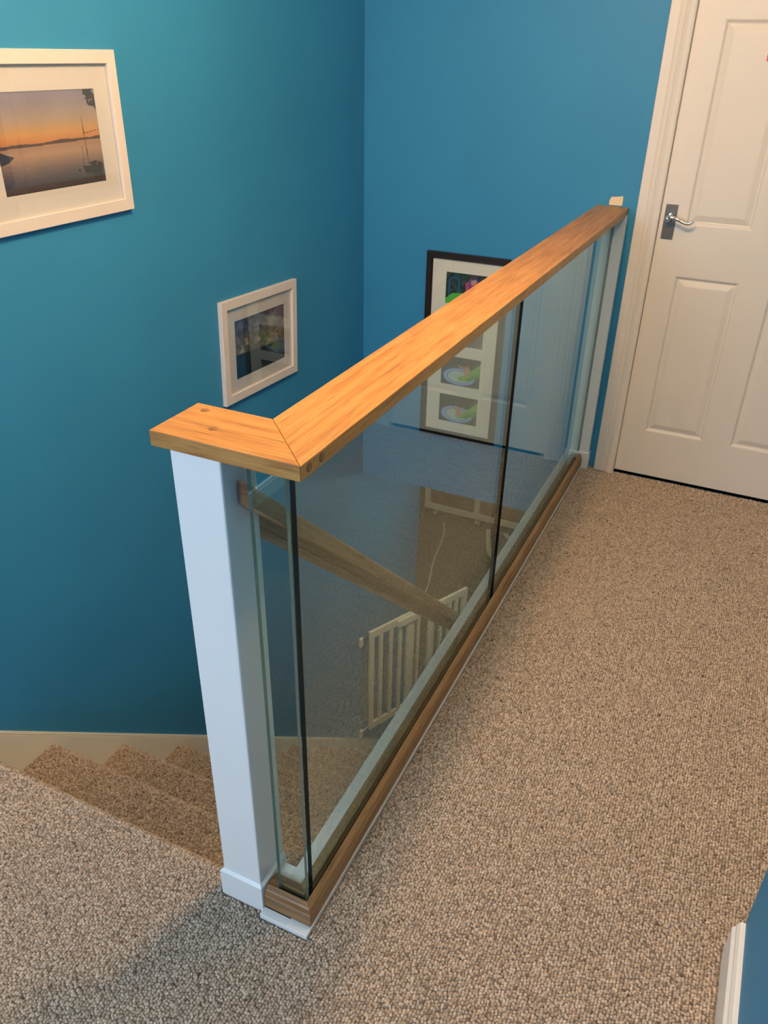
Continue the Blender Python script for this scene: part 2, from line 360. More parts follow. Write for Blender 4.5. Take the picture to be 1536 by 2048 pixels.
# ------------------------------------------------------------------ staircase
stairs = thing('staircase', (-0.53, Y0, HZ), 'carpeted flight of stairs going down between the left wall and the glass balustrade', 'stairs')
XL, XR = -A_+0.012, -0.125
def tread(k):
    zt = -k*RS; yn = Y0+k*G; zb = zt-RS+0.001
    p = nose_profile(yn-G-0.016, yn, zt, zb)
    bm = bmesh.new(); prism(bm, [(XL, y, z) for y, z in p], [(XR, y, z) for y, z in p]); return bm
t1 = obj('tread', tread(1), CARPET, stairs)
for k in range(2, 13): dup(t1, (0, (k-1)*G, -(k-1)*RS))
def slope(y): return -(y-Y0)*RS/G
def strip(x0, x1, y0, y1, a, b):
    """sloping board, a..b height above the nosing line"""
    bm = bmesh.new(); yc = Y0+(a-HZ)*G/RS
    r = [(y0, slope(y0)+a)]+([(yc, HZ), (y1, HZ)] if yc < y1 else [(y1, slope(y1)+a)])+[(y1, slope(y1)+b), (y0, slope(y0)+b)]
    prism(bm, [(x0, y, z) for y, z in r], [(x1, y, z) for y, z in r]); return bm
obj('wall_string', strip(-A_, -A_+0.012, 0.01, 2.80, -0.30, 0.024), CREAM, stairs, label='cream board along the wall side of the stairs')
obj('string_moulding', strip(-A_, -A_+0.008, 0.01, 2.80, 0.026, 0.0335), CREAM, stairs)
obj('outer_string', strip(-0.125, -0.100, 0.09, 2.80, -0.30, 0.035), WHITE, stairs)

# ------------------------------------------------------------------ balustrade
H, T, W, SL = 0.95, 0.0222, 0.1055, 0.2285
bal = thing('balustrade', (-0.05, 1.0, 0), 'oak and glass landing balustrade with white newel post', 'balustrade')
def rail(ring0, ring1, bev=0.0014):
    bm = bmesh.new(); prism(bm, ring0, ring1)
    bmesh.ops.bevel(bm, geom=list(bm.edges), offset=bev, segments=2, profile=0.6, affect='EDGES'); return bm
m = 0.0002
r0 = [(0, 0+m, H-T), (0, 0+m, H), (-W, W+m, H), (-W, W+m, H-T)]
r1 = [(0, L-0.003, H-T), (0, L-0.003, H), (-W, L-0.001, H), (-W, L-0.001, H-T)]
hr = obj('handrail', rail(r0, r1), OAKY, bal, label='long oak handrail')
s0 = [(-m, 0, H-T), (-m, 0, H), (-W-m, W, H), (-W-m, W, H-T)]
s1 = [(-SL, 0, H-T), (-SL, 0, H), (-SL, W, H), (-SL, W, H-T)]
hs = obj('handrail', rail(s0, s1), OAKX, bal, label='short mitred oak return of the handrail')
for (x, y) in ((-0.203, 0.087), (-0.157, 0.042)):
    obj('wooden_plug', cyl(bmesh.new(), (x, y, H-0.001), 'z', 0.0062, 0.0013), OAKP, hs)
for y in (0.021, 0.053):
    obj('wooden_plug', cyl(bmesh.new(), (-0.001, y, H-0.0105), 'x', 0.0068, 0.0013), OAKP, hr)
obj('handrail_infill', B(-0.1215, -0.024, 0.008, 0.034, H-T-0.0045, H-T), OAKX, bal)
obj('handrail_infill', B(-0.054, -0.026, 0.034, L-0.03, H-T-0.0045, H-T), OAKY, bal)
PX0, PX1, PY0, PY1 = -0.2020, -0.1220, 0.0040, 0.0830
bm = bmesh.new(); box(bm, PX0, PX1, PY0, PY1, 0.0, H-T, 0.003)
np1 = obj('newel_post', bm, WHITE, bal, label='white painted newel post')
obj('newel_post', B(PX0, PX1, Y0+0.001, PY1, -0.30, 0.0), WHITE, bal, label='lower part of the white newel running down into the stairwell')
def plinth(x0, x1, y0, y1, h, t):
    bm = bmesh.new(); e = 0.0
    a = [(x0-t, y0-t), (x1+t, y0-t), (x1+t, y1), (x0-t, y1)]; b = [(x0-e, y0-e), (x1+e, y0-e), (x1+e, y1), (x0-e, y1)]
    lo = [bm.verts.new((*p, 0)) for p in a]; mi = [bm.verts.new((*p, h-t*1.0)) for p in a]; hi = [bm.verts.new((*p, h)) for p in b]
    for u, v in ((lo, mi), (mi, hi)):
        for i in range(4): bm.faces.new((u[i], u[(i+1) % 4], v[(i+1) % 4], v[i]))
    bm.faces.new(lo[::-1]); bm.faces.new(hi); return bm
obj('plinth', plinth(PX0, PX1, PY0, PY1, 0.0705, 0.0052), WHITE, np1)
hx0, hx1 = -0.083, 0.001
hn = obj('half_newel', B(hx0, hx1, 2.086, L, 0.0, H-T, 0.0015), WHITE, bal, label='white half newel against the far wall')
obj('plinth', plinth(hx0-0.0, hx1, 2.086, L, 0.069, 0.004), WHITE, hn)
# base rails: profile as (inset from the outer face, height)
BX, BY = -0.0195, 0.0045
outer = [(0.0, 0.012), (0.0, 0.042), (0.0015, 0.0440), (0.0015, 0.0475), (0.0035, 0.0535), (0.0060, 0.0560), (0.0130, 0.0600), (0.0140, 0.0600), (0.0140, 0.012)]
inner = [(0.0260, 0.012), (0.0260, 0.0570), (0.0275, 0.0580), (0.0400, 0.0545), (0.0455, 0.0500), (0.0460, 0.012)]
bottomfill = [(0.0140, 0.012), (0.0140, 0.040), (0.0260, 0.040), (0.0260, 0.012)]
def base(kind):
    bm = bmesh.new()
    for pr in (outer, inner, bottomfill):
        if kind == 'y': prism(bm, [(BX-a, BY+a+0.0001, z) for a, z in pr], [(BX-a, 2.0855, z) for a, z in pr])
        else: prism(bm, [(BX-a-0.0001, BY+a, z) for a, z in pr], [(-0.1165, BY+a, z) for a, z in pr])
    if kind == 'x': box(bm, -0.1165, -0.094, BY+0.0140, BY+0.0260, 0.040, 0.0585)
    return bm
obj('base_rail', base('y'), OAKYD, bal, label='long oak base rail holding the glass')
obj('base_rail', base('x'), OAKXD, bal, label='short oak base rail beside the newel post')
bm = bmesh.new(); box(bm, -0.1165, -0.0175, -0.0135, 0.0035, 0.0, 0.0118, 0.0012); box(bm, -0.060, -0.0175, 0.0035, 2.085, 0.0, 0.0118)
obj('base_board', bm, WHITE, bal, label='white board under the oak base rail')
bm = bmesh.new(); box(bm, -0.092, -0.0655, 0.0505, 2.085, 0.034, 0.045, 0.001); box(bm, -0.1165, -0.092, 0.0505, 0.079, 0.034, 0.045); box(bm, -0.090, -0.068, 0.052, 2.085, -0.25, 0.034); box(bm, -0.12, -0.09, 0.052, 0.076, -0.25, 0.034)
obj('apron_board', bm, WHITE, bal, label='white ledge on the stairwell side of the base rail')
def pane(x0, x1, y0, y1, z0, z1, ends, em, name='glass_panel', label=None):
    bm = box(bmesh.new(), x0, x1, y0, y1, z0, z1)
    bm.normal_update()
    for f_ in bm.faces:
        n = f_.normal
        if abs(n.z) > 0.5 or (ends == 'y' and abs(n.y) > 0.5) or (ends == 'x' and abs(n.x) > 0.5): f_.material_index = 1
    return obj(name, bm, GLASS, bal, mats=[em], label=label)
GX0, GX1 = BX-0.0235, BX-0.0150
GT = H-T-0.0046
pane(GX0, GX1, 0.0420, 1.0310, 0.041, GT, 'y', EDGED, label='near long glass panel')
pane(GX0, GX1, 1.0570, 2.0850, 0.041, GT, 'y', EDGED, label='far long glass panel')
pane(-0.0935, -0.0362, BY+0.0160, BY+0.0245, 0.041, GT, 'x', EDGEG, label='short glass panel beside the newel post')

# sloping stair handrail
sr = thing('stair_handrail', (-0.13, 0.08, 0.80), 'moulded oak stair handrail sloping down behind the glass', 'handrail')
SY = math.radians(0)
def zr(y): return 0.9165-0.908*y
def sweep(prof, y0, y1):
    bm = bmesh.new(); prism(bm, [(x, y0, zr(y0)+d) for x, d in prof], [(x, y1, zr(y1)+d) for x, d in prof]); return bm
xr, xl = -0.0980, -0.1585
full = [(xr, -0.0355), (xr, -0.007), (xr-0.003, -0.002), (xr-0.010, 0.001), (xl+0.010, 0.001), (xl+0.003, -0.002), (xl, -0.007), (xl, -0.0355), (xl+0.008, -0.037), (xl+0.010, -0.051), (xl+0.004, -0.055), (xl+0.004, -0.066), (-0.1235, -0.066), (-0.1235, -0.055), (-0.131, -0.050), (-0.131, -0.036)]
obj('rail', sweep(full, 0.0835, 2.66), OAKS, sr)
lap = [(xr, -0.0355), (xr, -0.007), (xr-0.003, -0.002), (xr-0.010, 0.001), (-0.1190, 0.001), (-0.1190, -0.0355)]
le = sweep(lap, 0.0340, 0.0835); le.faces.ensure_lookup_table(); le.faces[0].material_index = 1
obj('rail_end', le, OAKS, sr, mats=[OAKE], label='lapped end of the rail beside the newel')
obj('newel_post', B(-0.172, -0.092, 2.66, 2.74, HZ, HZ+1.3), WHITE, sr, label='lower newel post carrying the foot of the rail')

# ------------------------------------------------------------------ pictures
def noise2(w_, h_, sc, seed):
    g = np.random.default_rng(seed); out = np.zeros((h_, w_)); amp = 1.0; tot = 0
    for o in range(4):
        n = max(2, int(sc*2**o)); a = g.random((n+2, n+2))
        yy = np.linspace(0, n, h_); xx = np.linspace(0, n, w_); yi = yy.astype(int); xi = xx.astype(int); fy = (yy-yi)[:, None]; fx = (xx-xi)[None]
        fy = fy*fy*(3-2*fy); fx = fx*fx*(3-2*fx)
        v = a[yi][:, xi]*(1-fy)*(1-fx)+a[yi+1][:, xi]*fy*(1-fx)+a[yi][:, xi+1]*(1-fy)*fx+a[yi+1][:, xi+1]*fy*fx
        out += v*amp; tot += amp; amp *= 0.55
    return out/tot
def grad(v, stops):
    out = np.zeros(v.shape+(3,))
    p = [s[0] for s in stops]
    for c in range(3): out[..., c] = np.interp(v, p, [s[1][c] for s in stops])
    return out
def poly_mask(U_, V_, pts):
    m_ = np.zeros(U_.shape, bool); n = len(pts); j = n-1
    for i in range(n):
        xi, yi = pts[i]; xj, yj = pts[j]
        c = ((yi > V_) != (yj > V_)) & (U_ < (xj-xi)*(V_-yi)/((yj-yi) or 1e-9)+xi); m_ ^= c; j = i
    return m_
def seg(U_, V_, a, b, wd, asp=1.5):
    ax, ay = a[0]*asp, a[1]; bx, by = b[0]*asp, b[1]; x = U_*asp; L2 = (bx-ax)**2+(by-ay)**2
    t = np.clip(((x-ax)*(bx-ax)+(V_-ay)*(by-ay))/L2, 0, 1); return np.hypot(x-ax-t*(bx-ax), V_-ay-t*(by-ay)) < wd
def put(im, mk, c): im[mk] = c
def img_sunset(w_, h_):
    U_, V_ = np.meshgrid((np.arange(w_)+.5)/w_, (np.arange(h_)+.5)/h_)
    im = grad(V_, [(0, (168, 148, 150)), (0.12, (176, 150, 142)), (0.28, (205, 165, 130)), (0.42, (240, 165, 90)), (0.5, (232, 140, 72)), (0.56, (190, 140, 108)), (0.62, (205, 150, 108)), (0.74, (160, 122, 100)), (0.88, (105, 88, 88)), (1, (62, 55, 62))])
    n1 = noise2(w_, h_, 5, 1)
    im *= (1+0.10*(n1-0.5))[..., None]
    rip = np.sin(V_*150+6*noise2(w_, h_, 6, 2)*6)*np.clip((V_-0.6)*2, 0, 1)*noise2(w_, h_, 12, 3)
    im *= (1+0.22*rip)[..., None]
    hz = 0.505+0.015*noise2(w_, 1, 5, 4)[0][None]*2-0.012*U_
    put(im, (V_ > hz-0.012) & (V_ < 0.545-0.02*U_), (96, 72, 62))
    put(im, poly_mask(U_, V_, [(0, .555), (.03, .57), (.08, .60), (.14, .625), (.11, .65), (.08, .675), (0, .70)]), (70, 66, 66))
    dk = (52, 42, 38)
    put(im, seg(U_, V_, (.832, .29), (.842, .80), .0045), dk); put(im, seg(U_, V_, (.80, .58), (.785, .80), .0028), dk); put(im, seg(U_, V_, (.84, .455), (1, .43), .0028), dk)
    put(im, seg(U_, V_, (.845, .775), (.93, .768), .008), dk)
    put(im, poly_mask(U_, V_, [(.77, .80), (.84, .81), (.99, .80), (.985, .87), (.96, .89), (.80, .885)]), (42, 36, 36))
    put(im, poly_mask(U_, V_, [(.86, .77), (.98, .78), (.98, .82), (.86, .82)]) & (noise2(w_, h_, 30, 8) > .45), (48, 40, 38))
    put(im, poly_mask(U_, V_, [(.86, .89), (.98, .89), (.97, .99), (.88, .98)]), (60, 52, 56)); put(im, np.hypot((U_-.735)*1.5, V_-.845) < .018, (38, 34, 34))
    put(im, (np.hypot((U_-1)*1.2, (V_-.06)) < .13+.08*(noise2(w_, h_, 20, 5)-.5)*2) & (noise2(w_, h_, 26, 6) > .43), (62, 56, 56))
    im = im*np.array((0.84, 0.93, 1.06))
    rr = noise2(w_, h_, 10, 77); k = np.clip((V_-0.66)*2.2, 0, 1); st = np.sin(V_*h_*1.05+rr*14)
    im *= (1-0.16*k*(st > 0.35)*(rr > .38)-0.18*k)[..., None]
    return im
def img_dusk(w_, h_):
    U_, V_ = np.meshgrid((np.arange(w_)+.5)/w_, (np.arange(h_)+.5)/h_)
    hz = .575+.065*U_
    t = V_/hz
    im = grad(np.clip(t, 0, 2), [(0, (56, 66, 92)), (.35, (88, 94, 108)), (.7, (120, 112, 102)), (1, (112, 108, 98)), (1.02, (42, 44, 46)), (1.3, (30, 34, 38)), (1.8, (14, 15, 18))])
    n = noise2(w_, h_, 9, 21); n2 = noise2(w_, h_, 22, 22)
    sky = t < 1
    im[sky] = (im*(0.72+0.85*np.clip(n*n2*2.6-.25, 0, 1))[..., None])[sky]
    gl = np.exp(-(((U_-.76)/.13)**2+((V_-.22)/.13)**2))[..., None]; im = im*(1-gl*.75)+np.array((196, 186, 170))*gl*.75
    br = np.clip((U_-.5)*1.6, 0, 1)[..., None]*sky[..., None]*.45; im = im*(1-br)+np.array((120, 100, 78))*br
    sea = t > 1.01
    lt = (U_ < .28) & sea; im[lt] = im[lt]*.5+np.array((10, 46, 62))*.5
    g2 = np.exp(-((U_-.80)/.10)**2)*np.exp(-((V_-.74)/.12)**2)*(sea); im += (g2*90*n2*1.6)[..., None]*np.array((1, .92, .82))
    put(im, seg(U_, V_, (.62, .66), (.9, .635), .006), (20, 18, 18)); put(im, poly_mask(U_, V_, [(.75, 1), (.80, .93), (.9, .91), (1, .93), (1, 1)]), (34, 22, 22))
    return im
def img_slide(w_, h_):
    U_, V_ = np.meshgrid((np.arange(w_)+.5)/w_, (np.arange(h_)+.5)/h_)
    n = noise2(w_, h_, 14, 31); im = np.zeros((h_, w_, 3))+np.array((34, 52, 34)); im += ((n-.45)*110)[..., None]*np.array((.9, 1, .7))
    put(im, np.abs(np.hypot((U_-.2)*1.5, np.minimum(V_-.28, 0)*1.3)-.17) < .028, (40, 84, 150))
    put(im, poly_mask(U_, V_, [(0, .85), (.16, .66), (.42, .62), (.55, .7), (.3, 1), (0, 1)]), (92, 190, 60))
    put(im, poly_mask(U_, V_, [(.47, .30), (.60, .18), (.75, .2), (.86, .34), (.84, .62), (.62, .78), (.5, .64)]), (186, 70, 100))
    put(im, np.hypot((U_-.66)*1.5, (V_-.20)*1.0) < .13, (206, 150, 130)); put(im, (np.hypot((U_-.67)*1.5, V_-.14) < .14) & (V_ < .15), (96, 58, 34))
    put(im, poly_mask(U_, V_, [(.84, .25), (.98, .12), (1, .3), (.9, .45)]), (208, 150, 128)); put(im, poly_mask(U_, V_, [(.28, .98), (.5, .74), (.68, .76), (.5, 1)]), (196, 150, 150))
    put(im, np.abs(np.hypot((U_-.70)*1.5, np.minimum(V_-.28, 0)*1.3)-.18) < .024, (44, 66, 170))
    return im
def img_pool(seed, fx, fy):
    def f(w_, h_):
        U_, V_ = np.meshgrid((np.arange(w_)+.5)/w_, (np.arange(h_)+.5)/h_)
        n = noise2(w_, h_, 14, seed); im = np.zeros((h_, w_, 3))+np.array((64, 50, 42)); im += ((n-.5)*70)[..., None]
        e = np.hypot((U_-.47)/.42, (V_-.68)/.30)
        put(im, e < 1, (104, 150, 214)); put(im, (e < .9) & (e > .82), (168, 200, 236)); put(im, e < .68, (186, 206, 196))
        put(im, poly_mask(U_, V_, [(.42, .72), (.62, .58), (1, .14), (1, .46), (.72, .78), (.5, .84)]), (120, 186, 58)); put(im, poly_mask(U_, V_, [(.6, .74), (1, .42), (1, .58), (.72, .8)]), (84, 150, 44))
        put(im, np.hypot((U_-fx)*1.5, V_-fy) < .085, (190, 128, 96)); put(im, poly_mask(U_, V_, [(fx-.08, fy+.06), (fx+.08, fy+.06), (fx+.09, fy+.30), (fx-.06, fy+.32)]), (196, 140, 112))
        put(im, seg(U_, V_, (fx-.06, fy+.1), (fx-.22, fy-.02), .025), (200, 148, 120)); put(im, (np.hypot((U_-fx)*1.5, V_-fy+.03) < .08) & (V_ < fy-.02), (90, 52, 30))
        return im
    return f
def img_garden(w_, h_):
    U_, V_ = np.meshgrid((np.arange(w_)+.5)/w_, (np.arange(h_)+.5)/h_)
    n = noise2(w_, h_, 12, 51); im = np.zeros((h_, w_, 3))+np.array((112, 100, 104)); im += ((n-.5)*90)[..., None]
    put(im, np.hypot((U_-.45)*1.5, V_-.35) < .13, (198, 146, 122)); put(im, poly_mask(U_, V_, [(.3, .5), (.6, .5), (.68, .9), (.24, .9)]), (176, 96, 120)); return im
def print_mesh(fn, org, ex, ez, w_, h_, nrm):
    im = np.clip(fn(w_, h_), 0, 255)/255; im = np.where(im <= 0.04045, im/12.92, ((im+0.055)/1.055)**2.4)
    org, ex, ez = Vector(org), Vector(ex), Vector(ez)
    bm = bmesh.new(); lay = bm.loops.layers.color.new('print')
    g = [[bm.verts.new(org+ex*(i/w_)+ez*(j/h_)) for i in range(w_+1)] for j in range(h_+1)]
    for j in range(h_):
        for i in range(w_):
            f_ = bm.faces.new((g[j][i], g[j][i+1], g[j+1][i+1], g[j+1][i])); c = im[j, i]
            for l in f_.loops: l[lay] = (*c, 1)
    return bm
def to_print(name, bm, parent, origin, label=None):
    # colours are already linear: store them as a float colour attribute
    lay = bm.loops.layers.color['print']
    cols = []
    bm.faces.ensure_lookup_table()
    for f_ in bm.faces:
        for l in f_.loops: cols.extend(l[lay])
    bm.loops.layers.color.remove(lay)
    origin = Vector(origin)
    for v in bm.verts: v.co = (v.co-origin)*S
    me = bpy.data.meshes.new(name); bm.to_mesh(me); bm.free(); me.materials.append(PRINT)
    at = me.color_attributes.new('print', 'FLOAT_COLOR', 'CORNER'); at.data.foreach_set('color', cols)
    o = bpy.data.objects.new(name, me); COL.objects.link(o); WORLD[o] = origin*S
    o.parent = parent; o.location = origin*S-WORLD[parent]
    if label: o['label'] = label
    return o
def frame_left(y0, y1, z0, z1, fw, dep, rot, pic, fn, res, label, piclabel):
    """picture hung on the left wall; pic = photo rectangle (y0,y1,z0,z1)"""
    root = thing('framed_picture', (-A_, (y0+y1)/2, (z0+z1)/2), label, 'picture')
    x0 = -A_+0.0005; x1 = -A_+dep
    bm = bmesh.new()
    def ring(dy, x): return [bm.verts.new(p) for p in ((x, y0+dy, z0+dy), (x, y1-dy, z0+dy), (x, y1-dy, z1-dy), (x, y0+dy, z1-dy))]
    rs = [ring(0, x0), ring(0, x1-0.001), ring(0.001, x1), ring(fw-0.001, x1), ring(fw, x1-0.001), ring(fw, x1-0.0105), ring(fw, x0)]
    rs.append(rs[0])
    for a, b in zip(rs, rs[1:]):
        for i in range(4): bm.faces.new((a[i], a[(i+1) % 4], b[(i+1) % 4], b[i]))
    obj('frame', bm, FRW, root)
    p0, p1, q0, q1 = pic; xm = x1-0.010
    bm = bmesh.new()
    box(bm, x0, xm, y0+fw, p0, z0+fw, z1-fw); box(bm, x0, xm, p1, y1-fw, z0+fw, z1-fw); box(bm, x0, xm, p0, p1, z0+fw, q0); box(bm, x0, xm, p0, p1, q1, z1-fw)
    obj('mount', bm, MAT, root)
    to_print('photograph', print_mesh(fn, (xm-0.0015, p0, q1), (0, p1-p0, 0), (0, 0, q0-q1), *res, None), root, (xm-0.0015, (p0+p1)/2, q0), piclabel)
    obj('pane', B(xm+0.002, xm+0.003, y0+fw, y1-fw, z0+fw, z1-fw), THIN, root)
    root.rotation_euler = (rot, 0, 0)
    return root
frame_left(0.420, 0.8480, 1.041, 1.3735, 0.0265, 0.0145, 0, (0.4910, 0.7780, 1.112, 1.2995), img_sunset, (230, 150), 'larger white framed photograph of a sailing boat at orange sunset, at the left edge', 'sunset over still water with a moored sailing boat')
frame_left(1.1500, 1.5750, 0.4070, 0.7265, 0.0275, 0.0145, math.radians(-2.6), (1.2245, 1.5085, 0.4725, 0.6555), img_dusk, (150, 100), 'smaller white framed photograph of a dark cloudy beach, above the handrail corner', 'dusky clouds over a dark shore')
# dark frame on the far wall with four photographs
root = thing('framed_picture', (-0.541, L, 0.375), 'tall dark wooden frame holding four small photographs, partly behind the handrail', 'picture')
x0, x1, z0, z1, fw = -0.7015, -0.3805, 0.009, 0.7415, 0.0245
y0 = L-0.0005; y1 = L-0.020
bm = bmesh.new()
def ring(d, y): return [bm.verts.new(p) for p in ((x0+d, y, z0+d), (x1-d, y, z0+d), (x1-d, y, z1-d), (x0+d, y, z1-d))]
rs = [ring(0, y0), ring(0, y1+0.002), ring(0.002, y1), ring(fw-0.004, y1), ring(fw, y1+0.005), ring(fw, y0)]; rs.append(rs[0])
for a, b in zip(rs, rs[1:]):
    for i in range(4): bm.faces.new((a[i], a[(i+1) % 4], b[(i+1) % 4], b[i]))
obj('frame', bm, DARKW, root)
rows = [(0.5555, 0.6725), (0.3960, 0.5130), (0.2340, 0.3510), (0.0750, 0.1910)]; pa, pb = -0.6220, -0.4600; ym = y1+0.009
bm = bmesh.new(); box(bm, x0+fw, pa, ym, y0, z0+fw, z1-fw); box(bm, pb, x1-fw, ym, y0, z0+fw, z1-fw)
zz = [z0+fw]+[q for r_ in reversed(rows) for q in r_]+[z1-fw]
for i in range(0, len(zz), 2): box(bm, pa, pb, ym, y0, zz[i], zz[i+1])
obj('mount', bm, MATC, root)
for (q0, q1), fn, lb in zip(rows, (img_slide, img_garden, img_pool(41, .66, .30), img_pool(42, .52, .42)), ('child in pink on a green slide', 'child sitting outdoors', 'child standing at a blue paddling pool with a green slide', 'child splashing in a blue paddling pool')):
    to_print('photograph', print_mesh(fn, (pa, ym+0.0015, q1), (pb-pa, 0, 0), (0, 0, q0-q1), 90, 64, None), root, ((pa+pb)/2, ym+0.0015, q0), lb)
obj('pane', B(x0+fw, x1-fw, ym-0.003, ym-0.002, z0+fw, z1-fw), THIN, root)

# ------------------------------------------------------------------ baby gate near the foot of the stairs
gate = thing('baby_gate', (-0.95, 2.14, -1.86), 'pale wooden extending baby gate swung open across the lower stairs', 'gate')
gd = Vector((0.43, 0.905, 0)).normalized(); gn = Vector((gd.y, -gd.x, 0)); gp = Vector((-0.95, 2.14, 0))
def gbox(bm, s0, s1, n0, n1, z0, z1):
    c = lambda s, n, z: tuple(gp+gd*s+gn*n+Vector((0, 0, z)))
    return prism(bm, [c(s0, n0, z0), c(s1, n0, z0), c(s1, n1, z0), c(s0, n1, z0)], [c(s0, n0, z1), c(s1, n0, z1), c(s1, n1, z1), c(s0, n1, z1)])
def G_(name, *a, **k): return obj(name, gbox(bmesh.new(), *a), BEECH if 'mat' not in k else k['mat'], gate)
# rear section (hinged at the wall) and the sliding front section
for n0, sA, sB, zt, zb in ((0.0, 0.0, 0.325, -1.175, -1.850), (0.018, 0.175, 0.672, -1.178, -1.868)):
    G_('rail', sA, sB, n0, n0+0.016, zt-0.040, zt); G_('rail', sA, sB, n0, n0+0.016, zb, zb+0.040)
bar = [0.0, 0.066, 0.134, 0.197]
for i, s in enumerate(bar): G_('bar' if i else 'stile', s, s+(0.028 if i == 0 else 0.019), 0.001, 0.015, -1.81, -1.215)
G_('stile', 0.252, 0.302, 0.001, 0.015, -1.81, -1.215)
for s, wd in ((0.315, 0.010), (0.391, 0.040), (0.474, 0.019), (0.537, 0.019), (0.588, 0.017), (0.640, 0.032)): G_('bar' if wd < 0.03 else 'stile', s, s+wd, 0.019, 0.033, -1.828, -1.218)
bm = bmesh.new(); gbox(bm, 0.484, 0.503, 0.033, 0.037, -1.51, -1.455); obj('catch', bm, CHROME, gate, label='chrome catch plate')
bm = bmesh.new(); gbox(bm, 0.290, 0.322, 0.016, 0.021, -1.712, -1.700); obj('catch', bm, CHROME, gate, label='chrome catch plate')
for z in (-1.195, -1.835):
    bm = bmesh.new(); a = gp+Vector((-0.0225, -0.045, z)); box(bm, -A_+0.0003, -A_+0.014, 2.078, 2.102, z-0.045, z+0.005, 0.002)
    obj('wall_bracket', bm, BEECH, gate)
    obj('hinge_pin', tube(bmesh.new(), [(-A_+0.012, 2.09, z), (-0.955, 2.11, z+0.003), tuple(gp+gd*0.004+gn*0.008+Vector((0, 0, z+0.008)))], 0.0028, 8), CHROME, gate)
obj('hinge_pin', tube(bmesh.new(), [tuple(gp+gd*0.668+gn*0.026+Vector((0, 0, -1.20))), tuple(gp+gd*0.715+gn*0.03+Vector((0, 0, -1.192)))], 0.003, 8), CHROME, gate)

# ------------------------------------------------------------------ things in the lower hall
bn = thing('storage_bench', (-1.4, 6.15, HZ), 'low white storage bench on the brown carpet, seen below through the glass', 'bench')
bx0, bw, st_ = -2.19, 0.475, 0.060
z0, z1 = -2.71, -2.26
for i in range(4): obj('upright', B(bx0+i*(bw+st_), bx0+i*(bw+st_)+st_, 5.98, 6.36, z0, z1, 0.004), CREAM, bn)
obj('bottom_board', B(bx0, bx0+3*bw+4*st_, 5.975, 6.36, z0-0.015, z0+0.045, 0.004), CREAM, bn)
obj('top_board', B(bx0-0.02, bx0+3*bw+4*st_+0.02, 5.95, 6.38, z1, z1+0.04, 0.004), CREAM, bn)
for i in range(4):
    for y in (6.0, 6.30): obj('leg', B(bx0+0.09+i*0.46, bx0+0.14+i*0.46, y, y+0.05, HZ, z0-0.014), CREAM, bn)
b0 = None
LB = ['wicker basket in the left bay of the white bench', 'wicker basket in the middle bay of the white bench', 'wicker basket in the right bay of the white bench']
for i in range(3):
    xa = bx0+st_+i*(bw+st_)+0.012; xb = xa+bw-0.024
    bm = bmesh.new(); za, zb = z0+0.046, z1-0.06; yk0, yk1 = 6.0, 6.33; t = 0.012
    box(bm, xa, xb, yk0, yk1, za, za+t); box(bm, xa, xb, yk0, yk0+t, za+t, zb); box(bm, xa, xb, yk1-t, yk1, za+t, zb); box(bm, xa, xa+t, yk0+t, yk1-t, za+t, zb); box(bm, xb-t, xb, yk0+t, yk1-t, za+t, zb)
    k = thing('wicker_basket', ((xa+xb)/2, 6.16, za), LB[i], 'basket', 'baskets in the storage bench')
    obj('basket_body', bm, WICKER, k)
    for yr in (yk0+0.004, yk1-0.004): obj('rim', tube(bmesh.new(), [(xa, yr, zb), (xb, yr, zb)], 0.012, 8), WICKER, k, smooth=True)
c_ = HZ+0.006
setp(obj('strand', tube(bmesh.new(), smoothpts([(-1.92, 5.86, c_), (-1.85, 5.68, c_), (-1.806, 5.5, c_), (-1.78, 5.34, c_), (-1.744, 5.14, c_), (-1.684, 4.92, c_), (-1.634, 4.73, c_), (-1.62, 4.5, c_)], 5), 0.006, 8), WHITE, smooth=True), 'thin white cord lying across the brown hall carpet', 'strand')  # unidentified thin pale line, built as a tube on the floor
def ribbon(pts, wd):
    bm = bmesh.new(); P = smoothpts(pts, 5); rs = []
    for i, p in enumerate(P):
        t = (P[min(i+1, len(P)-1)]-P[max(i-1, 0)]).normalized(); n = Vector((t.y, -t.x, 0)).normalized()*wd/2
        rs.append([bm.verts.new(p+n+Vector((0, 0, 0.0))), bm.verts.new(p-n), bm.verts.new(p-n+Vector((0, 0, 0.006))), bm.verts.new(p+n+Vector((0, 0, 0.006)))])
    for a, b in zip(rs, rs[1:]):
        for i in range(4): bm.faces.new((a[i], a[(i+1) % 4], b[(i+1) % 4], b[i]))
    bm.faces.new(rs[0]); bm.faces.new(rs[-1][::-1]); return bm
z_ = HZ+0.001
setp(obj('band', ribbon([(-1.47, 5.95, z_), (-1.425, 5.8, z_), (-1.36, 5.63, z_), (-1.29, 5.5, z_), (-1.15, 5.45, z_), (-1.05, 5.6, z_), (-1.15, 5.75, z_), (-1.23, 5.87, z_), (-1.30, 5.95, z_)], 0.045), MATC), 'pale looped strap on the brown carpet in front of the bench', 'band')  # unidentified pale curves, built as a flat ribbon on the floor

# ceiling lights over the landing (outside the frame)
for P_, r_, lb in ((LAMP, 0.061, 'white ceiling rose and bulb holder above the balustrade corner'), (LAMP2, 0.091, 'white ceiling rose and bulb holder over the middle of the landing, nearer the right wall')):
    cl = thing('ceiling_light', (P_[0], P_[1], CH-0.02), lb, 'lamp')
    obj('ceiling_rose', cyl(bmesh.new(), (P_[0], P_[1], CH-0.015), 'z', 0.04, 0.015, 32, 0.045), WHITE, cl, smooth=True)
    obj('bulb_holder', cyl(bmesh.new(), (P_[0], P_[1], P_[2]+r_*0.6), 'z', 0.018, CH-0.015-P_[2]-r_*0.6, 24), WHITE, cl, smooth=True)

